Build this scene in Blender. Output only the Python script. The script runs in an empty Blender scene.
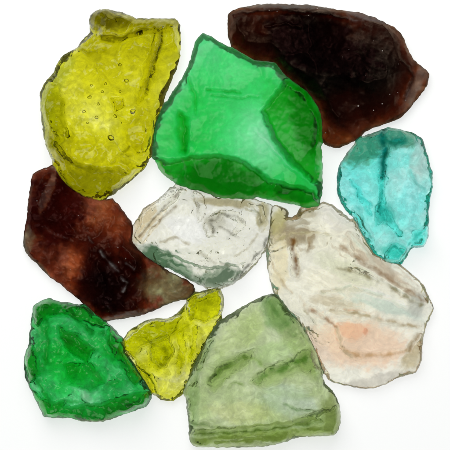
import bpy, bmesh, math, random
import numpy as np
from mathutils import Vector, noise
from mathutils.geometry import delaunay_2d_cdt

S = 0.0005            # metres per picture unit: the whole view is 22.5 cm wide
CAMH = 1.3
scene = bpy.context.scene
COL = scene.collection


def lin(c):
    out = []
    for v in c[:3]:
        v = v / 255.0
        out.append(v / 12.92 if v <= 0.04045 else ((v + 0.055) / 1.055) ** 2.4)
    return np.array(out)


# ------------------------------------------------------------------ geometry
def resample(poly, step):
    P = [np.array(p, float) for p in poly]
    n = len(P)
    pts = []
    for i in range(n):
        p0, p1, p2, p3 = P[i - 1], P[i], P[(i + 1) % n], P[(i + 2) % n]
        L = np.linalg.norm(p2 - p1)
        k = max(1, int(round(L / step)))
        for j in range(k):
            t = j / k
            # soft Catmull-Rom, mostly straight so that the broken edges stay angular
            cr = 0.5 * ((2 * p1) + (-p0 + p2) * t + (2 * p0 - 5 * p1 + 4 * p2 - p3) * t * t
                        + (-p0 + 3 * p1 - 3 * p2 + p3) * t ** 3)
            ln = p1 * (1 - t) + p2 * t
            pts.append(0.35 * cr + 0.65 * ln)
    return np.array(pts)


def seg_dist(Q, poly):
    A = poly
    B = np.roll(poly, -1, axis=0)
    D = np.full(len(Q), 1e9)
    for a, b in zip(A, B):
        ab = b - a
        t = np.clip(((Q - a) @ ab) / max(ab @ ab, 1e-9), 0, 1)
        d = np.linalg.norm(Q - (a + t[:, None] * ab), axis=1)
        D = np.minimum(D, d)
    return D


def inside(Q, poly):
    x, y = Q[:, 0], Q[:, 1]
    c = np.zeros(len(Q), bool)
    n = len(poly)
    for i in range(n):
        x1, y1 = poly[i]
        x2, y2 = poly[(i + 1) % n]
        if y1 == y2:
            continue
        m = ((y1 > y) != (y2 > y)) & (x < (x2 - x1) * (y - y1) / (y2 - y1) + x1)
        c ^= m
    return c


def interp_tri(Q, outline, ctrl, eh):
    """heights of the big broken facets: linear between hand placed ridge points"""
    step = max(1, len(outline) // 34)
    O = outline[::step]
    pts = [tuple(p) for p in O] + [(c[0], c[1]) for c in ctrl]
    hs = [eh] * len(O) + [c[2] for c in ctrl]
    vs, es, fs, ov, oe, of = delaunay_2d_cdt([Vector(p) for p in pts], [], [], 0, 1e-5)
    H = np.full(len(Q), float(eh))
    hv = [hs[o[0]] for o in ov]
    for f in fs:
        a, b, c = [np.array(vs[i]) for i in f]
        ha, hb, hc = [hv[i] for i in f]
        d = (b[1] - c[1]) * (a[0] - c[0]) + (c[0] - b[0]) * (a[1] - c[1])
        if abs(d) < 1e-9:
            continue
        w1 = ((b[1] - c[1]) * (Q[:, 0] - c[0]) + (c[0] - b[0]) * (Q[:, 1] - c[1])) / d
        w2 = ((c[1] - a[1]) * (Q[:, 0] - c[0]) + (a[0] - c[0]) * (Q[:, 1] - c[1])) / d
        w3 = 1 - w1 - w2
        m = (w1 >= -1e-6) & (w2 >= -1e-6) & (w3 >= -1e-6)
        H[m] = (w1 * ha + w2 * hb + w3 * hc)[m]
    return H


def line_dist(Q, pts):
    D = np.full(len(Q), 1e9)
    for a, b in zip(pts[:-1], pts[1:]):
        a, b = np.array(a, float), np.array(b, float)
        ab = b - a
        t = np.clip(((Q - a) @ ab) / max(ab @ ab, 1e-9), 0, 1)
        D = np.minimum(D, np.linalg.norm(Q - (a + t[:, None] * ab), axis=1))
    return D


def fnoise(P, scale, seed, octs=4):
    return np.array([noise.fractal(Vector((p[0] / scale + seed * 7.3, p[1] / scale - seed * 3.1, seed * 1.7)),
                                   0.9, 2.1, octs) for p in P])


def rnoise(P, scale, seed, octs=4, sx=1.0, sy=1.0, rot=0.0):
    """ridged noise for fracture lines, may be stretched along one direction"""
    c, s = math.cos(rot), math.sin(rot)
    out = []
    for p in P:
        u = (p[0] * c + p[1] * s) / (scale * sx)
        v = (-p[0] * s + p[1] * c) / (scale * sy)
        out.append(noise.ridged_multi_fractal(Vector((u + seed * 5.1, v + seed * 2.3, seed * 0.7)),
                                              0.9, 2.1, octs, 1.0, 2.0))
    return np.array(out)


def scoops(P, H, rng, n, rmin, rmax, depth, outline, spots=None, ripple=0.1, W=None):
    """shell-shaped (conchoidal) fracture hollows cut into the surface"""
    lo, hi = outline.min(0), outline.max(0)
    todo = list(spots or [])
    for _ in range(n):
        r = rng.uniform(rmin, rmax)
        todo.append((rng.uniform(lo[0], hi[0]), rng.uniform(lo[1], hi[1]), r, depth * rng.uniform(0.5, 1.2) * r))
    for x, y, r, dp in todo:
        wa = rng.uniform(0, math.pi)
        st = rng.uniform(0.65, 1.0)
        k = min(1.0, r / 9.0)
        dx = P[:, 0] + W[:, 0] * k - x
        dy = P[:, 1] + W[:, 1] * k - y
        u = dx * math.cos(wa) + dy * math.sin(wa)
        v = (-dx * math.sin(wa) + dy * math.cos(wa)) / st
        d = np.sqrt(u * u + v * v)
        core = d < max(r * 0.4, 2)
        if not core.any():
            continue
        hc = np.median(H[core])
        tl = 0.22
        surf = hc + dp * ((d / r) ** 2 - 1) + rng.uniform(-tl, tl) * dx + rng.uniform(-tl, tl) * dy
        surf = surf + ripple * np.sin(d * rng.uniform(0.7, 1.2) + rng.uniform(0, 6)) * np.minimum(d / r, 1)
        H = np.minimum(H, surf)
    return H


QUEUE = []


def make_stone(*a, **k):
    QUEUE.append((a, k))


def build_stone(name, label, cat, outline, ctrl, mat, seed, eh=12, zmid=8, edge=7, rough=1.0, ridge=0.6,
               nscoop=14, srange=(8, 22), sdepth=0.16, bscoop=8, bdepth=0.2, spots=None,
               ridge_args=(14, 1, 1, 0), base=(255, 255, 255), zones=(), milk=0.0, cell=1.15, minh=5.0, jag=0.9,
               grow=1.0, lines=(), hs=1.2, warp=5.0, fa=1.0, steps=(), mkf=0.3, under=1.0, bubbles=(), others=()):
    rng = random.Random(seed)
    o = resample(outline, 1.5)
    # perspective: the girth stands zmid above the table
    k = 1 - zmid * S / CAMH
    o = (o - 225) * k + 225
    ctrl = [(a, b, h * hs) for a, b, h in ctrl]
    jn = np.array([noise.fractal(Vector((p[0] / 5.0, p[1] / 5.0, seed)), 0.8, 2.2, 3) for p in o])
    nrm = np.roll(o, -1, axis=0) - np.roll(o, 1, axis=0)
    nrm = np.stack([nrm[:, 1], -nrm[:, 0]], 1)
    nrm /= np.linalg.norm(nrm, axis=1)[:, None] + 1e-9
    ctr = o.mean(0)
    if ((nrm * (o - ctr)).sum(1)).mean() < 0:
        nrm = -nrm
    near = np.full(len(o), 99.0)
    for q in others:
        near = np.minimum(near, seg_dist(o, (np.array(q, float) - 225) * k + 225))
    g = np.where(near < 5.0, np.maximum(grow, near / 2 + 0.7), grow)
    g = (np.roll(g, 1) + g + np.roll(g, -1)) / 3
    o = o + nrm * (jn * jag * np.clip(near / 5, 0.3, 1) + g)[:, None]
    lo, hi = o.min(0), o.max(0)
    G = []
    row = 0
    y = lo[1]
    while y < hi[1]:
        x = lo[0] + (0.5 * cell if row % 2 else 0)
        while x < hi[0]:
            G.append((x + rng.uniform(-.22, .22) * cell, y + rng.uniform(-.22, .22) * cell))
            x += cell
        y += cell * 0.87
        row += 1
    G = np.array(G)
    G = G[inside(G, o)]
    D = seg_dist(G, o)
    keep = D > 0.55
    G, D = G[keep], D[keep]
    n0 = len(o)
    allp = [Vector(p) for p in o] + [Vector(p) for p in G]
    edges = [(i, (i + 1) % n0) for i in range(n0)]
    vs, es, fs, ov, oe, of = delaunay_2d_cdt(allp, edges, [], 1, 1e-6)
    P = np.array([tuple(v) for v in vs])
    DD = seg_dist(P, o)
    border = DD < 0.02
    # ---- top
    H = interp_tri(P, o, ctrl, eh)
    big = fnoise(P, 26, seed, 4)
    W = np.stack([fnoise(P, 13, seed + 71, 4), fnoise(P, 13, seed + 73, 4)], 1) * 4.5
    tiny = fnoise(P, 3.4, seed + 75, 3)
    fine = fnoise(P, 6.5, seed + 11, 4)
    rs, sx, sy, rr = ridge_args
    rd = rnoise(P, rs, seed + 3, 4, sx, sy, rr)
    H = H + big * 3.2 * rough
    H = scoops(P, H, rng, nscoop, srange[0], srange[1], sdepth, o, spots, W=W)
    wob = np.stack([fnoise(P, 9, seed + 61, 3), fnoise(P, 9, seed + 67, 3)], 1) * 1.8
    ldist = [line_dist(P + wob, l[0]) for l in lines]
    for l, dl in zip(lines, ldist):
        H = H + 1.4 * l[5] * np.exp(-(dl / l[1]) ** 2)     # ribs and grooves left by the break
    for pg, dh, soft in steps:
        pg = (np.array(pg, float) - 225) * k + 225
        Q = P + wob
        sd = np.where(inside(Q, pg), 1, -1) * seg_dist(Q, pg)
        a = np.clip(sd / soft + 0.5, 0, 1)
        H = H + dh * a * a * (3 - 2 * a)
    H = H + (fine * 0.45 + tiny * 0.10) * rough * fa + (rd - 1.0) * 2.2 * ridge
    w = np.clip(edge * (1 + 1.0 * fnoise(P, 20, seed + 5, 4)), 3.0, None)
    wu = np.clip(edge * (1 + 0.9 * fnoise(P, 20, seed + 6, 4)), 3.0, None)
    t = np.clip(DD / w, 0, 1)
    f = (1 - (1 - t) ** 1.35) ** (1 / 1.2)
    H = np.maximum(H, minh + 1.2 * fine)
    zt = zmid + (np.maximum(H, zmid * 0.7) - zmid) * f
    # ---- underside
    Bn = fnoise(P, 22, seed + 21, 4)
    Bf = fnoise(P, 7, seed + 31, 3)
    HB = -(zmid * 0.10) - Bn * 2.2 * rough - Bf * 1.3 * under - fnoise(P, 4, seed + 33, 3) * 0.35 * under
    HB = scoops(P, HB, rng, bscoop, srange[0], srange[1], bdepth, o, W=W)
    up = -HB                       # a hollow in the underside goes up
    up = up - up[~border].min()
    tb = np.clip(DD / (wu * 1.3), 0, 1)
    fb = (1 - (1 - tb) ** 1.5) ** (1 / 1.3)
    zb = up * fb * 0.75 + zmid * (1 - fb)
    zb = np.minimum(zb, zt - 1.5)
    zb[border] = zmid
    zt[border] = zmid
    zb = zb - zb.min() if zb.min() < 0 else zb
    bad = (zb > zt - 1.0) & ~border
    zb[bad] = zt[bad] - 1.0
    zb = zb - zb.min()
    cx, cy = P.mean(0)
    n = len(P)
    verts = np.zeros((2 * n, 3))
    verts[:n, 0] = (P[:, 0] - cx) * S
    verts[:n, 1] = -(P[:, 1] - cy) * S
    verts[:n, 2] = zt * S
    verts[n:, :2] = verts[:n, :2]
    verts[n:, 2] = zb * S
    bidx = set(np.nonzero(border)[0].tolist())
    remap = {}
    faces = []
    for fc in fs:
        a = list(fc)
        p0, p1, p2 = P[a[0]], P[a[1]], P[a[2]]
        ar = (p1[0] - p0[0]) * (p2[1] - p0[1]) - (p1[1] - p0[1]) * (p2[0] - p0[0])
        if ar > 0:        # y is flipped, so turn the winding over
            a.reverse()
        faces.append(tuple(a))
        faces.append(tuple((v if v in bidx else v + n) for v in reversed(a)))
    used = sorted({v for fc in faces for v in fc})
    mp = {v: i for i, v in enumerate(used)}
    V = verts[used]
    F = [tuple(mp[v] for v in fc) for fc in faces]
    me = bpy.data.meshes.new(name)
    me.from_pydata(V.tolist(), [], F)
    me.update()
    for pl in me.polygons:
        pl.use_smooth = True
    # ---- coloured zones in the glass mass, with some dark edges and facets painted in
    rgb = np.tile(lin(base), (n, 1))
    mk = np.full(n, float(milk))
    wx = fnoise(P, 16, seed + 41, 4) * 4
    wy = fnoise(P, 16, seed + 43, 4) * 4
    fr = fnoise(P, 7, seed + 91, 5)
    fr2 = rnoise(P, 9, seed + 93, 4, 1.8, 0.6, seed * 0.7) - 1.0
    for z in zones:
        zx, zy, rx, ry, rot, c, zm, st = z
        wk = min(1.0, min(rx, ry) / 11.0) * warp / 5
        a = math.radians(rot)
        dx, dy = P[:, 0] + wx * wk - zx, P[:, 1] + wy * wk - zy
        u = (dx * math.cos(a) + dy * math.sin(a)) / rx
        v = (-dx * math.sin(a) + dy * math.cos(a)) / ry
        r = np.sqrt(u * u + v * v) + fr * 0.22 + fr2 * 0.12
        q = np.clip((1.25 - r) / 0.6, 0, 1)
        q = q * q * (3 - 2 * q) * st
        rgb = rgb * (1 - q[:, None]) + lin(c) * q[:, None]
        if zm is not None:
            mk = mk * (1 - q) + zm * mkf * q
    rgb = np.sqrt(rgb)     # light crosses the skin twice
    top = rgb.copy()
    brk = fnoise(P, 9, seed + 81, 4)
    for l, dl in zip(lines, ldist):  # besides veins, these lines paint creases dark and glints pale
        q = np.exp(-(dl / (l[1] * (0.8 + 0.5 * brk))) ** 2) * np.clip(l[4] * np.clip(0.7 + 1.0 * brk, 0.25, 1), 0, 1)
        c = np.clip(lin(l[2]) / np.maximum(rgb, 0.05), 0, 1)
        top = top * (1 - q[:, None]) + c * q[:, None]
        if l[3] is not None:
            mk = mk * (1 - q) + l[3] * q
    # the broken rim is ground and chipped, so it scatters instead of staying clear
    mk = np.maximum(mk, 0.6 * np.exp(-(DD / 1.7) ** 2) * np.clip(0.7 + brk, 0.2, 1))
    at = me.color_attributes.new('glass_tint', 'FLOAT_COLOR', 'POINT')
    full = np.ones((2 * n, 4))
    full[:n, :3] = top
    full[n:, :3] = rgb
    at.data.foreach_set('color', full[used].ravel())
    am = me.attributes.new('cloud', 'FLOAT', 'POINT')
    am.data.foreach_set('value', np.concatenate([mk, mk * 0.3])[used])
    me.materials.append(mat)
    ob = bpy.data.objects.new(name, me)
    ob.location = ((cx - 225) * S, (225 - cy) * S, 0.0003)
    ob['label'] = label
    ob['category'] = cat
    ob['group'] = 'rough chunks of slag glass laid out close together'
    COL.objects.link(ob)
    for bx, by, br in bubbles:
        i = int(np.argmin((P[:, 0] - bx) ** 2 + (P[:, 1] - by) ** 2))
        zc = zb[i] + (zt[i] - zb[i]) * 0.6
        br = min(br, (zt[i] - zb[i]) * 0.32)
        bm = bmesh.new()
        bmesh.ops.create_icosphere(bm, subdivisions=3, radius=br * S)
        for v in bm.verts:
            v.co.x *= 1.15
            v.co.z *= 0.8
        b = bpy.data.meshes.new('air_bubble')
        bm.to_mesh(b)
        bm.free()
        for pl in b.polygons:
            pl.use_smooth = True
        b.materials.append(M_air)
        bo = bpy.data.objects.new('air_bubble', b)
        bo.location = ((P[i, 0] - cx) * S, -(P[i, 1] - cy) * S, zc * S)
        bo.parent = ob
        COL.objects.link(bo)
    return ob


# ----------------------------------------------------------------- materials
def glass(name, T, L0, rough=0.06, bump=0.25, bscale=420, glint_speck=None, grain=0.25, vein=0.25, rough2=None,
          diff=0.18, vscale=120):
    """T: colour (0-255) of light that crossed L0 metres of this glass"""
    m = bpy.data.materials.new(name)
    m.use_nodes = True
    nt = m.node_tree
    N, Lk = nt.nodes, nt.links
    N.clear()
    out = N.new('ShaderNodeOutputMaterial')
    tint = N.new('ShaderNodeAttribute'); tint.attribute_name = 'glass_tint'
    cloud = N.new('ShaderNodeAttribute'); cloud.attribute_name = 'cloud'
    tc = N.new('ShaderNodeTexCoord')
    nz = N.new('ShaderNodeTexNoise'); nz.inputs['Scale'].default_value = bscale
    nz.inputs['Detail'].default_value = 5; nz.inputs['Roughness'].default_value = 0.6
    nz.inputs['Distortion'].default_value = 0.4
    Lk.new(tc.outputs['Object'], nz.inputs['Vector'])
    vz = N.new('ShaderNodeTexNoise'); vz.inputs['Scale'].default_value = vscale
    vz.inputs['Detail'].default_value = 7; vz.inputs['Roughness'].default_value = 0.65
    vz.inputs['Distortion'].default_value = 1.6
    Lk.new(tc.outputs['Object'], vz.inputs['Vector'])
    bp = N.new('ShaderNodeBump'); bp.inputs['Strength'].default_value = bump
    bp.inputs['Distance'].default_value = 0.0004
    Lk.new(nz.outputs['Fac'], bp.inputs['Height'])
    # streaks of stronger and weaker colour running through the melt
    mr = N.new('ShaderNodeMapRange')
    mr.inputs['From Min'].default_value = 0.35; mr.inputs['From Max'].default_value = 0.68
    mr.inputs['To Min'].default_value = 1.0 + vein * 0.3; mr.inputs['To Max'].default_value = 1.0 - vein
    Lk.new(vz.outputs['Fac'], mr.inputs['Value'])
    mul = N.new('ShaderNodeVectorMath'); mul.operation = 'SCALE'
    Lk.new(tint.outputs['Color'], mul.inputs[0]); Lk.new(mr.outputs[0], mul.inputs['Scale'])
    gl = N.new('ShaderNodeBsdfGlass'); gl.distribution = 'MULTI_GGX'
    gl.inputs['IOR'].default_value = 1.5
    rr = N.new('ShaderNodeMapRange')
    rr.inputs['From Min'].default_value = 0.4; rr.inputs['From Max'].default_value = 0.65
    rr.inputs['To Min'].default_value = rough; rr.inputs['To Max'].default_value = rough2 or rough * 2
    Lk.new(nz.outputs['Fac'], rr.inputs['Value'])
    Lk.new(rr.outputs[0], gl.inputs['Roughness'])
    Lk.new(mul.outputs[0], gl.inputs['Color']); Lk.new(bp.outputs[0], gl.inputs['Normal'])
    tr = N.new('ShaderNodeBsdfTranslucent'); df = N.new('ShaderNodeBsdfDiffuse')
    for q in (tr, df):
        Lk.new(mul.outputs[0], q.inputs['Color']); Lk.new(bp.outputs[0], q.inputs['Normal'])
    mx = N.new('ShaderNodeMixShader'); mx.inputs[0].default_value = diff
    Lk.new(tr.outputs[0], mx.inputs[1]); Lk.new(df.outputs[0], mx.inputs[2])
    # cloudiness = zone value modulated by the melt streaks
    cm = N.new('ShaderNodeMapRange')
    cm.inputs['From Min'].default_value = 0.36; cm.inputs['From Max'].default_value = 0.62
    cm.inputs['To Min'].default_value = 1 - grain * 1.5; cm.inputs['To Max'].default_value = 1 + grain
    Lk.new(vz.outputs['Fac'], cm.inputs['Value'])
    cf = N.new('ShaderNodeMath'); cf.operation = 'MULTIPLY'; cf.use_clamp = True
    Lk.new(cloud.outputs['Fac'], cf.inputs[0]); Lk.new(cm.outputs[0], cf.inputs[1])
    if glint_speck:
        # tiny glints of the bumpy surface, painted as pale matt dots
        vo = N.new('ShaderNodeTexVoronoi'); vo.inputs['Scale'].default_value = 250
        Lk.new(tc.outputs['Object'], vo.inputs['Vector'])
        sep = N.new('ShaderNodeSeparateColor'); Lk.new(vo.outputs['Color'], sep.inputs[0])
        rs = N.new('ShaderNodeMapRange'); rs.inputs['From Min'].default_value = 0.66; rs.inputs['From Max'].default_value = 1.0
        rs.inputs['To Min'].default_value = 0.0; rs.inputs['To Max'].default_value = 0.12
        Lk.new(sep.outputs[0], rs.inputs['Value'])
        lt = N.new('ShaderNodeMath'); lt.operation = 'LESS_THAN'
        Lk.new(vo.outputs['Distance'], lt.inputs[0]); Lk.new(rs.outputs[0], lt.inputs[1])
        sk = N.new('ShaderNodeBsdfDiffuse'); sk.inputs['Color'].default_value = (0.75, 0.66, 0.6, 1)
        sm = N.new('ShaderNodeMath'); sm.operation = 'MULTIPLY'; sm.inputs[1].default_value = glint_speck
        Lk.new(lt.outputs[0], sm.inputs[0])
    m2 = N.new('ShaderNodeMixShader')
    Lk.new(cf.outputs[0], m2.inputs[0]); Lk.new(gl.outputs[0], m2.inputs[1]); Lk.new(mx.outputs[0], m2.inputs[2])
    if glint_speck:
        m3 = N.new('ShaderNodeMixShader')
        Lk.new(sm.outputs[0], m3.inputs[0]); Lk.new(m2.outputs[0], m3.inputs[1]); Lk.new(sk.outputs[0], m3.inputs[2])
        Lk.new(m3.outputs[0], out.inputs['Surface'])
    else:
        Lk.new(m2.outputs[0], out.inputs['Surface'])
    va = N.new('ShaderNodeVolumeAbsorption')
    sg = -np.log(np.clip(lin(T), 1e-3, 0.999)) / L0
    d = float(sg.max())
    va.inputs['Density'].default_value = d
    va.inputs['Color'].default_value = (*[float(1 - s / d) for s in sg], 1)
    Lk.new(va.outputs[0], out.inputs['Volume'])
    return m


LT = 0.009
M_yellow = glass('yellow_glass', (228, 225, 32), LT, 0.03, 0.16, 260, vein=0.25)
M_yellow2 = glass('lemon_glass', (240, 242, 60), LT * 0.75, 0.03, 0.2, 300, vein=0.3)
M_green = glass('emerald_glass', (38, 214, 96), LT, 0.28, 0.04, 300, vein=0.1, rough2=0.36)
M_green2 = glass('bottle_green_glass', (28, 194, 82), LT, 0.14, 0.2, 320, vein=0.3, rough2=0.28)
M_brown = glass('amber_brown_glass', (80, 36, 22), LT * 0.8, 0.34, 0.05, 400, vein=0.3, glint_speck=0.8)
M_brown2 = glass('red_brown_glass', (98, 44, 24), LT, 0.28, 0.08, 380, vein=0.35, glint_speck=0.4)
M_aqua = glass('aqua_glass', (144, 250, 243), LT, 0.04, 0.25, 330, vein=0.2)
M_clear = glass('colourless_glass', (255, 255, 251), LT, 0.015, 0.15, 260, vein=0.1)
M_peach = glass('milky_peach_glass', (255, 254, 250), LT, 0.08, 0.12, 300, vein=0.10, rough2=0.2)
M_pale = glass('pale_green_glass', (210, 224, 180), LT, 0.14, 0.25, 260, vein=0.2, rough2=0.28)


def air():
    m = bpy.data.materials.new('trapped_air')
    m.use_nodes = True
    nt = m.node_tree
    nt.nodes.clear()
    g = nt.nodes.new('ShaderNodeBsdfGlass')
    g.inputs['IOR'].default_value = 1 / 1.5
    g.inputs['Roughness'].default_value = 0.0
    o = nt.nodes.new('ShaderNodeOutputMaterial')
    nt.links.new(g.outputs[0], o.inputs['Surface'])
    return m


M_air = air()

# -------------------------------------------------------------------- stones
Y1 = [(91, 15.5), (96, 12), (103, 9.5), (114.5, 11.5), (128, 15.5), (136.5, 19), (155, 19.5), (174.5, 19.5),
      (179, 25.5), (180, 42), (179, 55.5), (175.5, 69), (168, 87), (163, 99), (159, 110), (154, 123), (152, 136),
      (151.5, 146), (151, 153), (144.5, 167), (133, 178), (113, 193.5), (100, 198), (86, 194.5), (74.5, 188),
      (63, 179), (54.5, 164.5), (46.5, 144.5), (43.5, 129), (41.5, 109), (41.5, 93), (44.5, 84.5), (54.5, 73),
      (59, 62), (65.5, 54.5), (75.5, 50), (85.5, 38), (90.5, 33), (90, 22)]
make_stone('glass_chunk', 'large bright yellow glass chunk with bubbles, leaning over the reddish brown one', 'glass chunk',
           Y1, [(95,115,7),(108,128,7),(80,100,9),(120,98,16),(112,80,18),(140,50,28),(100,25,30),(165,32,32),(150,72,24),(166,60,14),(147,112,28),(142,140,30),(125,158,16),(130,172,28),(100,180,36),(75,165,34),(60,142,30),(52,112,24),(62,78,12),(90,50,22),(118,58,20),(78,75,16),(76,130,12)],
           M_yellow, 3, fa=1.1, eh=13, zmid=12, rough=1.1, ridge=0.5, nscoop=22, srange=(6, 18),
           base=(250, 250, 215), milk=0.03,
           zones=[(95, 115, 40, 38, 20, (255, 255, 190), 0.03, 1.0), (60, 78, 8, 26, 33, (232, 240, 215), 0.45, 0.8),
                  (47, 110, 5, 22, 0, (205, 220, 180), 0.3, 0.7), (140, 24, 48, 8, 3, (165, 160, 90), 0.0, 0.9), (108, 20, 18, 10, 0, (135, 130, 60), 0.0, 0.9),  # olive zones along the outline put the edge darkness into the tint
                  (90, 180, 40, 15, 12, (180, 182, 90), 0.03, 0.85), (172, 60, 7, 30, 12, (240, 240, 190), 0.2, 0.6), (52, 125, 10, 36, 0, (190, 200, 120), 0.03, 0.7)], edge=6, hs=1.2, lines=[([(92, 26), (98, 29), (105, 34)], 2.2, (253, 255, 235), 0.8, 0.9, 1.0), ([(104, 38), (120, 40), (140, 33), (160, 30)], 2.2, (150, 150, 70), 0.0, 0.7, 3.0),
                  ([(164, 30), (160, 50), (152, 72), (147, 95)], 2.5, (160, 160, 60), 0.0, 0.7, 3.5), ([(130, 147), (121, 156), (112, 164)], 1.3, (110, 110, 30), 0.0, 0.7, 2.5),
                  ([(46, 132), (62, 158), (80, 168), (108, 172)], 3, (150, 155, 50), 0.0, 0.5, 2.5), ([(63, 100), (62, 120), (68, 135)], 2, (160, 165, 70), 0.0, 0.5, 2.5),
                  ([(78, 48), (90, 55), (105, 52)], 2, (165, 165, 70), 0.0, 0.5, 2.0)],
           steps=[([(86,12),(112,5),(184,14),(184,26),(162,30),(140,34),(120,42),(104,40),(98,32),(88,28)], 12, 9), ([(38,138),(58,148),(74,163),(95,171),(120,170),(128,176),(112,200),(85,202),(50,180)], 12, 8),
                  ([(164,28),(160,50),(152,72),(146,96),(138,104),(145,72),(152,50),(156,30)], 11, 5), ([(112,100),(122,98),(125,106),(116,112)], 12, 4), ([(38,96),(50,80),(62,104),(62,140),(50,150),(40,130)], 9, 8)],
           bubbles=[(111,139,3.4),(97,118,1.7),(103,92,1.6),(90,97,1.8),(116,116,1.8),(84,112,1.5),(134,113,2.6),(127,82,2.2),(99,104,1.4),(92,86,1.5),(106,84,1.6),(121,92,1.5),(88,124,1.4),(120,66,1.7)],
           under=0.9)

G1 = [(203, 34), (216.5, 41), (230, 49), (241, 55), (254.5, 62), (265, 63), (274.5, 64.5), (282, 75.5), (293, 84),
      (305.5, 93), (313, 103), (319, 114.5), (320.5, 128), (320.5, 148), (322, 170.5), (321, 196), (316.5, 204),
      (305.5, 205), (290, 203), (274.5, 200), (252, 196), (223, 195.5), (203, 189), (192, 187), (183, 184), (172, 180),
      (161, 170.5), (154.5, 157), (153.5, 146), (155, 135), (156.5, 124.5), (161, 114.5), (165, 106.5), (172, 94.5),
      (183, 78), (192, 59), (195.5, 43)]
make_stone('glass_chunk', 'largest emerald green glass chunk, frosted, with a pointed top, in the upper middle', 'glass chunk',
           G1, [(206,60,15),(200,95,18),(240,90,19),(222,110,16),(258,130,20),(218,150,18),(188,150,20),(170,130,14),(285,100,26),(303,130,28),(312,186,15),(290,165,18),(240,185,26),(200,178,22),(285,194,24)],
           M_green, 8, fa=0.3, eh=11, zmid=13, rough=0.6, ridge=0.2, nscoop=5, srange=(16, 34), sdepth=0.06,
           spots=[(187, 145, 7, 2.2), (185, 176, 5, 1.5), (225, 94, 9, 1.6), (245, 96, 7, 1.3)], bdepth=0.1,
           base=(215, 255, 226), milk=0.12,
           zones=[(208, 50, 16, 15, 0, (232, 248, 236), 0.5, 0.9), (218, 180, 48, 19, 2, (95, 180, 85), 0.1, 0.95), (285, 194, 42, 9, 4, (95, 180, 85), 0.1, 0.9),  # bottom band and right facet: facet shade put into the tint
                  (304, 122, 13, 44, -20, (85, 190, 75), 0.1, 0.95), (277, 100, 20, 14, 30, (140, 230, 140), 0.2, 0.6), (166, 140, 11, 26, 10, (215, 250, 205), 0.5, 0.8),
                  (262, 140, 12, 20, -25, (235, 255, 240), 0.25, 0.7), (312, 185, 9, 12, 0, (215, 248, 205), 0.5, 0.7), (166, 174, 5, 12, -45, (225, 225, 195), 0.4, 0.8)], edge=6, hs=1.0, lines=[([(207, 91), (222, 92), (240, 93)], 1.6, (120, 205, 130), 0.1, 0.8, 2.0), ([(212, 96), (235, 99), (258, 97)], 1.2, (130, 210, 140), 0.1, 0.7, 1.5),
                  ([(182, 116), (186, 130), (183, 142), (186, 152)], 2.2, (110, 200, 110), 0.1, 0.7, 3), ([(182, 158), (186, 170), (187, 182)], 1.2, (220, 250, 220), 0.6, 0.8, -1.5),
                  ([(255, 128), (272, 148), (288, 166), (312, 184)], 1.5, (228, 255, 235), 0.2, 0.6, -2), ([(190, 80), (196, 100), (197, 115)], 1.6, (150, 225, 150), 0.2, 0.6, 2)],
           steps=[([(150,160),(170,162),(190,158),(220,156),(243,162),(272,182),(312,192),(325,210),(270,206),(220,200),(180,188),(156,172)], 24, 7),
                  ([(262,112),(290,78),(310,84),(330,112),(330,182),(311,180),(290,160),(274,140)], 24, 7), ([(179,112),(188,118),(187,150),(181,152),(177,130)], 10, 5)],
           under=0.4)

B1 = [(230, 14.5), (238, 10), (246.5, 8), (260, 6), (275.5, 5.5), (302, 6), (320, 8), (340, 12), (358, 14), (373, 18),
      (384.5, 24.5), (393, 28), (401, 36.5), (406, 48), (409, 55.5), (416.5, 64.5), (422, 69), (428, 74.5),
      (425.5, 85.5), (416, 98), (405, 112), (397, 118), (386, 122.5), (372, 126.5), (364, 131), (354, 139), (343, 145), (335.5, 147),
      (326, 143), (322.5, 138), (322.3, 126), (321, 112), (315.5, 101), (307, 91), (295, 82), (284, 73), (276, 62.5), (266, 61),
      (255, 60), (243, 53), (233, 45.5), (229.5, 36), (229, 25)]
make_stone('glass_chunk', 'large very dark brown, almost black glass chunk in the top right corner', 'glass chunk',
           B1, [(240,24,24),(275,20,34),(330,24,38),(375,34,36),(250,42,24),(300,60,50),(340,50,52),(340,100,34),(335,134,14),(375,60,44),(390,95,22),(398,66,24),(414,86,7),(385,112,16),(320,90,42),(355,120,24)],
           M_brown, 14, eh=12, zmid=7, rough=0.9, ridge=0.35, nscoop=20, srange=(8, 24), bdepth=0.15,
           base=(200, 150, 110), milk=0.02,
           zones=[(322, 52, 78, 36, 20, (60, 22, 20), 0.0, 1.0), (248, 36, 20, 14, 20, (170, 100, 60), 0.0, 0.8),
                  (335, 138, 16, 8, 0, (240, 185, 105), 0.0, 0.9), (385, 100, 18, 24, 20, (190, 120, 80), 0.0, 0.8), (350, 108, 28, 18, 0, (110, 55, 40), 0.0, 0.8),
                  (414, 88, 7, 24, 28, (222, 222, 208), 0.55, 0.95), (285, 7, 52, 3.2, 1, (235, 225, 205), 0.9, 0.95),
                  (366, 18, 24, 3.5, 17, (230, 222, 215), 0.8, 0.8), (400, 60, 6, 20, -30, (190, 130, 90), 0.05, 0.7)], edge=7, grow=1.6, lines=[([(232, 15), (270, 12), (310, 14), (345, 20)], 1.5, (90, 50, 35), 0.0, 0.8, 3), ([(400, 62), (412, 78), (404, 100)], 1.6, (120, 85, 60), 0.1, 0.7, 3),
                  ([(345, 16), (352, 22), (364, 23)], 1.6, (235, 230, 225), 0.7, 0.8, 1), ([(265, 28), (285, 25), (300, 30)], 1.2, (110, 60, 45), 0.05, 0.6, 1.5)],  # short pale line near the top is a painted glint
           hs=1.0,
           fa=0.4,
           mkf=0.8,
           under=1.2)

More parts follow.
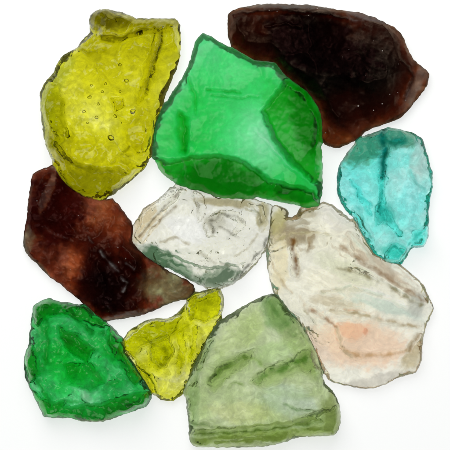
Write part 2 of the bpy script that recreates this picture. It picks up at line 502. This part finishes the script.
A1 = [(359.5, 140), (370.5, 134.5), (379.5, 131), (388, 128.5), (401.5, 130.5), (411.5, 133.5), (421.5, 139),
      (425, 149), (428, 162), (431.5, 173), (431.5, 186.5), (429, 200), (428, 209), (427.5, 235.5), (423, 246.5), (414, 247),
      (410, 249), (406, 256), (401, 261.5), (388, 260), (374.5, 251), (364, 234), (357, 219), (348, 211.5), (342, 203), (338.5, 193),
      (338, 178), (339.5, 166.5), (348, 153)]
make_stone('glass_chunk', 'turquoise glass chunk with a dark cleft, at the right edge below the dark brown one', 'glass chunk',
           A1, [(370,146,24),(395,142,30),(383,160,26),(352,165,18),(355,188,11),(368,200,10),(384,195,18),(384,218,22),(404,185,15),(402,210,11),(420,160,8),(420,190,12),(415,222,16),(392,232,12),(372,232,12),(394,252,24),(418,242,20)],
           M_aqua, 21, fa=1.7, eh=11, zmid=8, rough=1.2, ridge=0.9, nscoop=18, srange=(5, 15), sdepth=0.16,
           spots=[(382, 150, 6, 3.2), (383, 168, 5, 3), (392, 248, 6, 2)],
           base=(228, 255, 252), milk=0.05,
           zones=[(364, 150, 30, 13, -30, (168, 180, 150), 0.4, 0.95), (400, 138, 24, 9, 8, (160, 178, 150), 0.4, 0.9),
                  (419, 162, 10, 26, 0, (250, 240, 236), 0.6, 0.9), (355, 188, 14, 24, -20, (215, 255, 255), 0.1, 0.8), (410, 200, 14, 22, 0, (200, 255, 255), 0.1, 0.6), (384, 216, 8, 9, 0, (120, 200, 188), 0.05, 0.8),
                  (392, 252, 18, 6, 10, (120, 215, 200), 0.05, 0.7)], hs=1.0, edge=6, lines=[([(381, 133), (383, 150), (381, 162), (382, 178)], 4.5, (20, 120, 110), 0.1, 1.6, 4), ([(390, 140), (400, 143)], 5, (60, 140, 120), 0.1, 1.3, 2), ([(382, 176), (381, 190), (378, 205), (382, 220)], 1.8, (70, 185, 175), 0.1, 0.8, 3),
                  ([(384, 141), (395, 144), (404, 140)], 3, (70, 150, 130), 0.1, 0.8, 3), ([(350, 180), (358, 196), (370, 205)], 1.5, (120, 215, 210), 0.1, 0.6, 2),
                  ([(357, 208), (364, 225), (372, 240)], 1.5, (110, 195, 185), 0.1, 0.6, 2), ([(378, 205), (390, 218), (400, 235)], 1.6, (100, 200, 190), 0.1, 0.6, 2.5),
                  ([(386, 251), (394, 246), (400, 252)], 1.6, (60, 165, 150), 0.1, 0.8, 3), ([(408, 170), (416, 185), (424, 190)], 1.5, (180, 225, 218), 0.3, 0.6, 2),
                  ([(408, 245), (414, 235), (424, 230)], 1.6, (90, 190, 178), 0.1, 0.7, 2.5)],
           steps=[([(338,168),(346,150),(360,138),(380,132),(390,150),(378,157),(362,158),(350,172)], 7, 6),([(376,206),(381,204),(388,216),(402,232),(398,236),(384,222),(376,226)],9,4),([(386,129),(404,129),(412,140),(398,148),(386,148)],7,6),([(350,180),(354,180),(366,200),(372,216),(366,214)],8,3),([(352,212),(358,214),(374,246),(368,246)],10,4),([(384,252),(396,244),(406,250),(398,262),(386,262)],12,4),([(412,232),(428,226),(428,246),(414,248)],9,4),([(378,176),(385,176),(384,204),(379,204)],9,3)],
           under=1.0)

B2 = [(34, 175), (44, 169.5), (55, 166.5), (59, 175), (68, 187), (80, 196), (92, 200), (103, 202), (112, 200), (122, 212),
      (130, 222), (131, 232), (130.5, 241), (137, 252), (150, 262), (172, 274.5), (184, 280.5), (192, 286), (193, 291), (190, 296), (173, 300.5), (158, 307),
      (140, 314), (124, 317), (107, 319), (98, 315), (88, 305), (73, 293), (60, 282), (50, 275), (38, 263), (27.5, 252.5), (25, 246),
      (25, 237), (28, 219.5), (29.5, 204), (31.5, 188)]
make_stone('glass_chunk', 'reddish brown glass chunk with a thin grey green end, at the left edge', 'glass chunk',
           B2, [(46,185,16),(40,212,26),(62,205,38),(60,235,42),(88,215,24),(105,224,12),(118,228,10),(84,245,22),(74,264,11),(60,262,14),(95,262,22),(108,285,46),(124,275,46),(100,302,32),(125,300,32),(140,285,18),(150,280,9),(170,285,6),(150,300,8),(130,255,24),(31,240,10)],
           M_brown2, 27, eh=10, zmid=6, rough=1.2, ridge=1.0, nscoop=22, srange=(6, 18), sdepth=0.2,
           spots=[(124, 282, 6, 2.6), (116, 272, 5, 2.4), (107, 258, 5, 2), (98, 240, 5, 2), (52, 178, 7, 2.4)],
           base=(180, 108, 80), milk=0.03,
           zones=[(55, 212, 32, 44, 12, (95, 34, 30), 0.0, 1.0), (106, 280, 40, 34, 10, (85, 36, 30), 0.0, 0.95), (104, 288, 22, 20, 0, (60, 30, 30), 0.0, 0.9),
                  (74, 266, 12, 17, 25, (225, 140, 90), 0.0, 0.8), (108, 220, 20, 17, 30, (225, 150, 98), 0.0, 0.75),
                  (49, 192, 4, 22, 20, (240, 215, 195), 0.45, 0.8), (62, 171, 12, 4, 38, (225, 228, 220), 0.4, 0.8),
                  (165, 288, 28, 18, 12, (190, 205, 158), 0.35, 0.95), (29, 243, 5, 14, 8, (205, 205, 175), 0.3, 0.9), (35, 262, 22, 3, 45, (220, 205, 165), 0.3, 0.7),
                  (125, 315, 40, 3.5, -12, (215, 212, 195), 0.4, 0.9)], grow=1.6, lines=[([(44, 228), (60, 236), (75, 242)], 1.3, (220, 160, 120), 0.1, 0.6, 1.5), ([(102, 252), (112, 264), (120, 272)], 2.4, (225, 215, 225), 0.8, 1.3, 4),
                  ([(122, 278), (128, 283), (124, 291)], 2.2, (250, 245, 250), 0.95, 1.8, 4), ([(128, 264), (134, 270)], 1.8, (220, 210, 215), 0.8, 1.3, 3),  # pale cloudy lines here are lamp glints painted into tint and cloud
                  ([(88, 236), (94, 243)], 1.4, (220, 190, 180), 0.5, 0.7, 2), ([(108, 306), (112, 310)], 1.6, (190, 150, 150), 0.4, 0.7, 2)],
           hs=1.0,
           edge=6,
           warp=11,
           fa=0.5,
           mkf=0.8,
           under=0.8)

C1 = [(144, 210), (151, 205), (159.5, 200), (165, 195), (170.5, 189), (178, 186), (184, 187.5), (192, 191.5), (203, 193.5), (214, 198), (223, 200.5),
      (238, 200.5), (252, 201), (264, 203.5), (271, 207), (269.5, 214), (269, 225), (267.5, 236), (264, 249.5), (256, 261.5), (244, 274), (232, 283), (222, 287),
      (211, 287.5), (198, 283), (184.5, 275), (173, 269), (153, 258.5), (141, 249), (133.5, 241), (133.5, 232), (137, 222)]
make_stone('glass_chunk', 'colourless clear glass chunk with a dull green underside, in the middle of the group', 'glass chunk',
           C1, [(150, 218, 22), (178, 196, 24), (162, 232, 32), (190, 225, 40), (215, 212, 34), (232, 222, 30), (250, 215, 26), (240, 240, 36),
                (255, 240, 22), (215, 252, 34), (180, 250, 28), (165, 258, 16), (200, 272, 15), (225, 272, 16), (205, 238, 40)],
           M_clear, 33, fa=1.6, eh=10, zmid=6, rough=1.2, ridge=1.6, nscoop=18, srange=(9, 22), sdepth=0.24,
           base=(253, 252, 244), milk=0.02,
           zones=[(146, 218, 9, 26, 25, (236, 218, 180), 0.15, 0.85), (190, 230, 24, 14, 20, (255, 255, 255), 0.1, 0.9),
                  (168, 262, 34, 10, 30, (78, 122, 84), 0.2, 0.95), (216, 276, 26, 9, -8, (98, 124, 98), 0.15, 0.95),
                  (225, 203, 34, 4.5, 5, (190, 178, 135), 0.1, 0.85), (262, 215, 6, 14, 0, (190, 180, 130), 0.1, 0.8), (215, 222, 14, 9, 0, (205, 202, 182), 0.05, 0.6)], hs=1.15, grow=1.6, edge=8, lines=[([(140, 236), (150, 224), (165, 208), (180, 192)], 1.6, (95, 75, 40), 0.1, 0.7, 3.5), ([(148, 232), (160, 222), (176, 205)], 1.6, (140, 118, 75), 0.1, 0.7, 3),
                  ([(214, 232), (210, 222), (222, 214), (236, 216), (242, 222)], 2.0, (90, 85, 62), 0.1, 0.75, 4), ([(218, 226), (230, 232), (238, 238)], 1.5, (90, 82, 58), 0.1, 0.7, 3),
                  ([(244, 208), (256, 212), (262, 222)], 1.6, (95, 88, 62), 0.1, 0.7, 3), ([(232, 280), (248, 266), (262, 250), (267, 238)], 2.0, (90, 90, 75), 0.1, 0.8, 2),
                  ([(200, 252), (214, 262), (232, 266)], 1.6, (185, 180, 160), 0.1, 0.6, 3), ([(160, 242), (175, 238), (190, 244)], 1.5, (165, 150, 110), 0.1, 0.6, 3),
                  ([(234, 256), (250, 246), (258, 234)], 1.2, (190, 180, 150), 0.1, 0.6, 2.5), ([(192, 196), (200, 206), (198, 214)], 1.8, (95, 82, 48), 0.1, 0.6, 3)],
           steps=[([(134,236),(146,212),(172,188),(186,190),(166,212),(150,234),(142,246)], 12, 3), ([(206,236),(204,222),(220,210),(240,212),(246,226),(232,236),(238,222),(224,216),(214,224),(216,236)], 12, 2.5),
                  ([(136,246),(160,250),(188,262),(206,268),(232,266),(246,262),(232,290),(200,290),(160,270)], 10, 3), ([(192,190),(204,194),(206,214),(198,222),(196,206)], 10, 3), ([(246,204),(262,206),(270,230),(262,232),(258,214)], 10, 3)],
           under=1.2)

P1 = [(273, 209), (279, 207.5), (284, 209), (287, 213), (286, 218), (292, 219), (297, 215.5), (301, 209.5), (309, 209.5), (318, 208), (324, 203), (333, 207), (348, 219),
      (355, 223), (362, 236), (372.5, 254), (386, 263.5), (399, 266), (404.5, 270), (413, 277), (422, 285.5), (427, 296), (432, 308),
      (429, 316.5), (424.5, 326), (421, 342), (420, 360), (414.5, 371), (399, 375.5), (381, 384.5), (365.5, 388), (350, 384.5),
      (337, 382), (329, 378.5), (324, 369), (319, 357), (313, 343), (304, 327), (293, 314), (284, 302), (274, 290), (269, 268), (267.5, 254.5),
      (270, 240), (272, 225)]
make_stone('glass_chunk', 'milky cream and peach banded glass chunk at the lower right', 'glass chunk',
           P1, [(280, 225, 18), (300, 228, 26), (325, 215, 22), (345, 240, 30), (285, 255, 26), (297, 268, 22), (310, 255, 36), (330, 270, 40), (370, 268, 26),
                (395, 285, 28), (415, 308, 20), (350, 300, 44), (390, 315, 36), (300, 300, 32), (320, 315, 36), (336, 340, 30), (365, 330, 44),
                (400, 345, 28), (350, 365, 34), (380, 365, 28), (318, 335, 24)],
           M_peach, 39, eh=12, zmid=7, rough=0.8, ridge=0.9, nscoop=16, srange=(8, 22), sdepth=0.14, ridge_args=(18, 3.2, 0.6, 0.42),
           spots=[(297, 272, 5, 2.5), (309, 312, 4, 1.6), (325, 320, 5, 1.8)],
           base=(255, 254, 243), milk=0.1,
           zones=[(375, 296, 50, 6, 22, (255, 255, 252), 0.3, 0.9), (330, 282, 30, 12, 10, (255, 252, 236), 0.2, 0.8),(292, 234, 26, 11, 5, (175, 160, 130), 0.15, 0.9), (278, 222, 8, 14, 0, (205, 198, 140), 0.1, 0.85), (300, 214, 20, 5, 0, (170, 155, 115), 0.1, 0.8),
                  (334, 220, 17, 10, 35, (255, 253, 248), 0.5, 0.9), (380, 268, 52, 6, 38, (218, 204, 184), 0.3, 0.9), (345, 268, 30, 10, 25, (235, 238, 215), 0.4, 0.7),
                  (385, 306, 42, 7, 18, (228, 242, 232), 0.5, 0.9), (335, 302, 26, 6, 10, (225, 215, 190), 0.4, 0.8),
                  (358, 343, 54, 25, 5, (255, 230, 206), 0.2, 0.95),
                  (350, 329, 17, 9, 5, (251, 204, 170), 0.1, 0.75), (364, 331, 2.5, 3.5, 0, (235, 165, 130), 0.2, 0.6),
                  (322, 348, 8, 18, -25, (255, 238, 222), 0.5, 0.7), (412, 356, 16, 8, -60, (205, 190, 150), 0.2, 0.75), (415, 305, 8, 14, 0, (205, 208, 200), 0.3, 0.8),
                  (370, 381, 46, 5, -14, (206, 200, 190), 0.25, 0.6), (280, 262, 8, 30, 0, (250, 240, 205), 0.3, 0.7)], grow=1.6, hs=1.1, edge=7, lines=[([(292, 240), (294, 256), (297, 274)], 3.2, (130, 90, 40), 0.05, 0.95, 4), ([(308, 236), (308, 250)], 2.4, (165, 135, 85), 0.1, 0.7, 3), ([(272, 245), (290, 234), (312, 232), (325, 234)], 1.6, (215, 205, 160), 0.3, 0.7, -2),
                  ([(336, 268), (356, 272), (385, 284), (420, 306)], 2.6, (150, 142, 105), 0.1, 0.9, 2.5), ([(340, 246), (365, 264), (395, 282), (425, 302)], 3.0, (165, 138, 110), 0.1, 0.9, 2.5),
                  ([(306, 308), (316, 312), (326, 318), (334, 326)], 1.8, (170, 125, 85), 0.2, 0.8, 3), ([(330, 308), (355, 312), (390, 322), (418, 326)], 2.6, (185, 165, 125), 0.1, 0.85, 2),
                  ([(340, 346), (355, 354), (385, 354), (405, 350)], 2.4, (205, 165, 115), 0.1, 0.8, 2.5), ([(336, 330), (340, 346), (350, 356)], 2, (215, 200, 165), 0.4, 0.6, 2),
                  ([(408, 350), (414, 338), (420, 330)], 2.2, (150, 118, 60), 0.1, 0.7, 3), ([(272, 262), (280, 278), (290, 292)], 1.5, (190, 165, 120), 0.2, 0.6, 2),
                  ([(308, 312), (304, 306), (300, 296)], 1.4, (200, 170, 130), 0.2, 0.5, 2), ([(322, 292), (350, 286), (380, 296)], 2, (215, 218, 190), 0.4, 0.6, 2)],
           steps=[([(268,238),(300,230),(330,236),(325,246),(300,250),(298,276),(292,276),(290,246),(270,252)], 6, 4),
                  ([(335,262),(360,268),(400,290),(436,312),(428,322),(395,304),(360,284),(335,272)], 4, 5), ([(300,302),(316,308),(336,326),(342,348),(336,356),(326,336),(312,320)], 4, 5),
                  ([(330,306),(372,312),(424,322),(424,330),(380,324),(340,318)], 4, 5), ([(338,346),(360,352),(400,348),(410,352),(385,362),(350,360)], 4, 4), ([(404,360),(412,336),(428,326),(424,362),(416,374),(398,378)], 6, 4),
                  ([(346,232),(372,256),(400,268),(434,300),(420,300),(385,278),(352,250)], 4, 5)],
           fa=0.6,
           under=0.5)

L1 = [(271, 295), (278, 299), (287, 313), (298, 322), (309, 341), (315.5, 355), (319.5, 367), (322, 378), (326, 386), (331.5, 391), (337, 401), (340, 416.5), (338, 428),
      (333, 434.5), (316, 435.5), (299.5, 436), (281.5, 442), (264, 445.5), (253, 446), (230.5, 446.5), (197, 446), (190.5, 441), (189.5, 423), (187.5, 405.5),
      (185.5, 390), (190.5, 378), (196, 364), (207, 344.5), (215, 329), (222.5, 320.5), (233, 313), (246.5, 305.5), (262, 297)]
make_stone('glass_chunk', 'large pale olive green cloudy glass chunk at the bottom middle', 'glass chunk',
           L1, [(265,312,34),(280,330,32),(235,330,14),(250,320,16),(215,355,16),(232,350,12),(225,372,26),(240,366,24),(262,350,14),(285,342,18),(262,376,26),(292,366,36),(305,358,30),(235,392,16),(205,400,24),(258,390,14),(285,398,10),(312,402,12),(322,392,20),(326,412,22),(290,414,14),(240,412,12),(200,422,28),(270,424,24),(240,438,22),(310,428,24)],
           M_pale, 46, fa=1.2, eh=12, zmid=10, rough=1.0, ridge=0.55, nscoop=14, srange=(10, 26), sdepth=0.12, ridge_args=(20, 2.2, 0.8, -0.35),
           spots=[(236, 362, 12, 4), (268, 372, 12, 3), (235, 388, 8, 1.8)],
           base=(246, 252, 228), milk=0.18,
           zones=[(288, 400, 32, 17, 14, (244, 255, 248), 0.55, 0.95), (240, 332, 34, 14, -40, (240, 248, 205), 0.4, 0.7),
                  (278, 312, 16, 20, -40, (160, 200, 140), 0.2, 0.7), (240, 412, 34, 12, 5, (250, 249, 212), 0.4, 0.8),
                  (262, 434, 82, 6, -5, (165, 180, 100), 0.15, 0.9), (330, 415, 8, 22, 0, (170, 180, 120), 0.2, 0.8),
                  (193, 405, 6, 40, 2, (200, 222, 185), 0.3, 0.7), (204, 350, 6, 36, 28, (218, 235, 208), 0.45, 0.7), (275, 352, 26, 12, -20, (215, 240, 180), 0.4, 0.6)], hs=1.0, edge=6, warp=4, lines=[([(212, 378), (222, 367), (234, 361), (244, 355)], 3.5, (130, 165, 70), 0.1, 0.8, 5), ([(258, 377), (270, 370), (288, 366), (305, 356)], 4.5, (120, 170, 80), 0.1, 0.85, 5),
                  ([(244, 355), (258, 358), (266, 368)], 2, (165, 195, 110), 0.2, 0.6, 2.5), ([(228, 388), (234, 382), (242, 384)], 1.6, (150, 180, 95), 0.2, 0.7, 2.5),
                  ([(194, 432), (225, 430), (255, 428), (290, 424), (320, 418)], 2.5, (135, 160, 70), 0.1, 0.8, 4), ([(215, 440), (240, 436), (262, 434)], 1.6, (240, 245, 195), 0.6, 0.7, -1.5),
                  ([(284, 404), (298, 409), (312, 410)], 1.2, (150, 185, 140), 0.2, 0.7, 2), ([(212, 340), (202, 362), (194, 384)], 2, (150, 175, 120), 0.2, 0.6, 2.5),
                  ([(190, 420), (205, 424), (220, 426)], 1.6, (120, 150, 90), 0.1, 0.6, 2), ([(268, 300), (280, 318), (294, 334)], 3, (100, 155, 80), 0.1, 0.6, 2)],
           steps=[([(184,432),(225,428),(258,427),(290,422),(318,412),(345,404),(345,438),(262,450),(184,450)], 11, 7), ([(262,290),(284,300),(316,350),(322,382),(304,372),(292,348),(272,322)], 12, 9),
                  ([(208,382),(220,366),(236,358),(254,350),(248,364),(230,374),(214,390)], 12, 7), ([(250,382),(268,368),(288,360),(312,346),(316,368),(290,376),(268,384)], 13, 8), ([(182,380),(208,338),(213,342),(198,372),(196,420),(184,420)], 7, 7)],
           under=0.9)

Y2 = [(193, 295), (200, 292.5), (208, 291), (217, 290), (222, 294), (223, 303), (221, 314), (212, 329), (203.5, 345), (194, 363), (189, 377),
      (184, 388), (180, 395), (173, 400), (161, 399), (152, 391), (146, 381), (138.5, 369), (131, 356), (126, 350), (124.5, 340),
      (128, 333), (134.5, 328), (145.5, 321.5), (156.5, 319), (168, 319), (178, 314), (186, 304)]
make_stone('glass_chunk', 'small lemon yellow glass chunk with a long tapering end, beside the small dark green one', 'glass chunk',
           Y2, [(210,302,20),(198,316,16),(180,326,20),(150,332,22),(134,343,16),(146,350,8),(160,350,30),(166,360,28),(176,350,10),(188,345,8),(196,335,9),(160,378,8),(172,376,8),(170,390,12),(182,372,14),(150,366,18),(190,360,16)],
           M_yellow2, 52, fa=1.4, eh=9, zmid=7, rough=1.4, ridge=0.9, nscoop=24, srange=(4, 12), sdepth=0.26, edge=5,
           base=(252, 252, 215), milk=0.02, cell=1.0,
           zones=[(200, 345, 9, 30, 25, (255, 255, 190), 0.04, 0.8), (168, 385, 12, 10, 0, (255, 255, 225), 0.15, 0.7), (142, 350, 8, 10, 30, (245, 248, 215), 0.3, 0.7),
                  (160, 330, 26, 7, -15, (205, 210, 120), 0.0, 0.7), (205, 300, 14, 8, -20, (205, 210, 90), 0.0, 0.7)], hs=1.0, lines=[([(165, 345), (170, 355), (160, 364)], 3, (150, 155, 30), 0, 0.8, 4), ([(150, 372), (162, 380), (176, 380), (184, 372)], 1.8, (255, 255, 200), 0.4, 0.8, -2),
                  ([(176, 345), (182, 358), (180, 372)], 1.4, (190, 195, 40), 0, 0.7, 3), ([(190, 335), (192, 350), (188, 362)], 1.4, (195, 200, 40), 0, 0.7, 3),
                  ([(130, 352), (140, 362), (150, 376)], 1.6, (165, 168, 40), 0, 0.7, 3), ([(145, 335), (155, 342), (152, 350)], 1.6, (170, 175, 60), 0, 0.6, 3),
                  ([(195, 310), (190, 322), (180, 330)], 1.6, (170, 175, 50), 0, 0.6, 3)],
           steps=[([(150,338),(168,334),(174,352),(164,368),(152,360)], 20, 3), ([(186,300),(222,288),(226,312),(206,322),(190,318)], 18, 5), ([(126,338),(150,320),(182,316),(172,334),(142,346),(134,356),(124,350)], 15, 3), ([(138,366),(150,374),(160,394),(150,394)],10,3), ([(176,330),(182,326),(186,350),(182,368),(177,366),(180,348)],9,2.5), ([(193,328),(197,326),(196,346),(191,362),(188,360),(193,344)],8,2.5)],
           under=1.2)

G2 = [(32, 318), (35, 306), (41, 302), (48.5, 299), (61.5, 303), (73, 304), (83, 306.5), (95, 317), (112, 327.5), (121, 339), (123, 354),
      (129, 361), (136, 370.5), (143, 380), (148, 388), (150.5, 398), (145.5, 406), (135, 410), (123, 414), (103, 420.5), (83, 420.5), (70, 417), (45, 416.5),
      (39, 404), (33, 393), (26, 377), (25, 357), (29, 346), (31, 332)]
make_stone('glass_chunk', 'smaller dark emerald green glass chunk in the lower left corner', 'glass chunk',
           G2, [(48,312,30),(75,314,32),(45,340,16),(38,352,22),(70,332,16),(84,325,14),(60,365,22),(80,350,30),(95,348,18),(82,375,22),(112,352,26),(118,368,12),(105,385,16),(130,378,16),(138,396,32),(95,402,16),(110,408,30),(60,404,30),(42,380,14),(72,390,18)],
           M_green2, 58, fa=1.4, eh=11, zmid=9, rough=1.4, ridge=1.2, nscoop=26, srange=(5, 16), sdepth=0.2,
           base=(205, 250, 210), milk=0.08,
           zones=[(104, 350, 42, 9, 50, (222, 250, 215), 0.45, 0.8), (42, 350, 8, 36, 5, (205, 240, 200), 0.4, 0.8),
                  (68, 365, 22, 26, 0, (150, 255, 170), 0.1, 0.7), (52, 308, 28, 8, 8, (150, 210, 160), 0.2, 0.7), (80, 328, 20, 9, 25, (205, 245, 205), 0.4, 0.6),
                  (95, 412, 50, 6, -8, (140, 195, 130), 0.2, 0.7), (90, 420, 45, 2.2, -5, (195, 180, 150), 0.4, 0.8)], hs=1.0, lines=[([(70, 310), (82, 322), (94, 332)], 2.5, (110, 175, 110), 0.1, 0.7, 3.5), ([(62, 336), (76, 344), (88, 352)], 2.2, (120, 185, 120), 0.1, 0.7, 3),
                  ([(48, 318), (50, 340), (46, 362)], 2, (125, 190, 125), 0.1, 0.6, 3), ([(96, 372), (112, 386), (126, 392)], 2, (215, 250, 205), 0.4, 0.7, -1.5),
                  ([(60, 402), (80, 400), (95, 406)], 2, (120, 190, 110), 0.1, 0.6, 2.5), ([(34, 372), (44, 388), (52, 404)], 2.2, (120, 185, 120), 0.1, 0.6, 3),
                  ([(104, 332), (118, 350), (130, 370)], 2.4, (130, 185, 120), 0.1, 0.6, 3)],
           edge=6,
           steps=[([(30,308),(48,296),(95,308),(112,326),(98,326),(78,318),(50,314),(38,324)], 16, 5), ([(60,328),(76,334),(94,350),(86,362),(66,346)], 13, 5), ([(26,380),(42,398),(70,406),(100,404),(150,390),(152,408),(100,426),(36,420)], 14, 4),
                  ([(106,322),(124,332),(126,358),(142,378),(134,384),(112,352)], 13, 5), ([(24,350),(34,346),(40,372),(30,386)], 14, 4), ([(66,364),(90,362),(104,380),(92,392),(70,384)], 10, 6)],
           under=0.9)


for qa, qk in QUEUE:
    build_stone(*qa, others=[r[0][3] for r in QUEUE if r[0][3] is not qa[3]], **qk)

# ------------------------------------------------------------- lit white base
def white_panel():
    m = bpy.data.materials.new('opal_light_panel')
    m.use_nodes = True
    nt = m.node_tree
    b = nt.nodes['Principled BSDF']
    b.inputs['Base Color'].default_value = (0.80, 0.80, 0.80, 1)
    b.inputs['Roughness'].default_value = 0.65
    b.inputs['Specular IOR Level'].default_value = 0.2
    b.inputs['Emission Color'].default_value = (0.985, 1.0, 0.99, 1)
    b.inputs['Emission Strength'].default_value = 0.56
    n = nt.nodes.new('ShaderNodeTexNoise'); n.inputs['Scale'].default_value = 6
    tc = nt.nodes.new('ShaderNodeTexCoord'); nt.links.new(tc.outputs['Object'], n.inputs['Vector'])
    bp = nt.nodes.new('ShaderNodeBump'); bp.inputs['Strength'].default_value = 0.05
    nt.links.new(n.outputs['Fac'], bp.inputs['Height']); nt.links.new(bp.outputs[0], b.inputs['Normal'])
    return m


me = bpy.data.meshes.new('table_surface')
a, t, bv = 0.45, 0.012, 0.003
vv = [(-a, -a, -bv), (a, -a, -bv), (a, a, -bv), (-a, a, -bv),
      (-a + bv, -a + bv, 0), (a - bv, -a + bv, 0), (a - bv, a - bv, 0), (-a + bv, a - bv, 0),
      (-a, -a, -t), (a, -a, -t), (a, a, -t), (-a, a, -t)]
ff = [(4, 5, 6, 7), (0, 1, 5, 4), (1, 2, 6, 5), (2, 3, 7, 6), (3, 0, 4, 7), (8, 9, 1, 0), (9, 10, 2, 1), (10, 11, 3, 2), (11, 8, 0, 3), (11, 10, 9, 8)]
me.from_pydata(vv, [], ff)
me.materials.append(white_panel())
tb = bpy.data.objects.new('table_surface', me)
tb['kind'] = 'structure'
tb['label'] = 'glowing white surface the glass chunks are laid out on'
COL.objects.link(tb)

# ------------------------------------------------------------------- lighting
def area(name, loc, target, size, power, col):
    l = bpy.data.lights.new(name, 'AREA')
    l.shape = 'DISK'; l.size = size; l.energy = power; l.color = col
    o = bpy.data.objects.new(name, l)
    o.location = loc
    o.rotation_euler = (Vector(target) - Vector(loc)).to_track_quat('-Z', 'Y').to_euler()
    COL.objects.link(o)
    return o


area('key_lamp', (-0.16, 0.50, 0.70), (0, 0.0, 0), 0.90, 3.0, (1.0, 0.985, 0.96))
w = bpy.data.worlds.new('World')
scene.world = w
w.use_nodes = True
w.node_tree.nodes['Background'].inputs[0].default_value = (0.9, 0.95, 1.0, 1)
w.node_tree.nodes['Background'].inputs[1].default_value = 0.07

# --------------------------------------------------------------------- camera
cd = bpy.data.cameras.new('camera')
cam = bpy.data.objects.new('camera', cd)
cam.location = (0, 0, CAMH)
cd.sensor_width = 36
cd.lens = 36 * CAMH / (450 * S)
cd.clip_start = 0.01
cd.clip_end = 20
COL.objects.link(cam)
scene.camera = cam

scene.view_settings.view_transform = 'Standard'
scene.view_settings.look = 'None'
scene.view_settings.gamma = 1
scene.view_settings.exposure = 0.34
scene.cycles.use_denoising = True
scene.cycles.max_bounces = 20
scene.cycles.transmission_bounces = 20
scene.cycles.glossy_bounces = 8
scene.cycles.diffuse_bounces = 6
scene.cycles.volume_bounces = 0
scene.cycles.caustics_reflective = True
scene.cycles.caustics_refractive = True
scene.cycles.blur_glossy = 0.5
scene.cycles.sample_clamp_indirect = 8
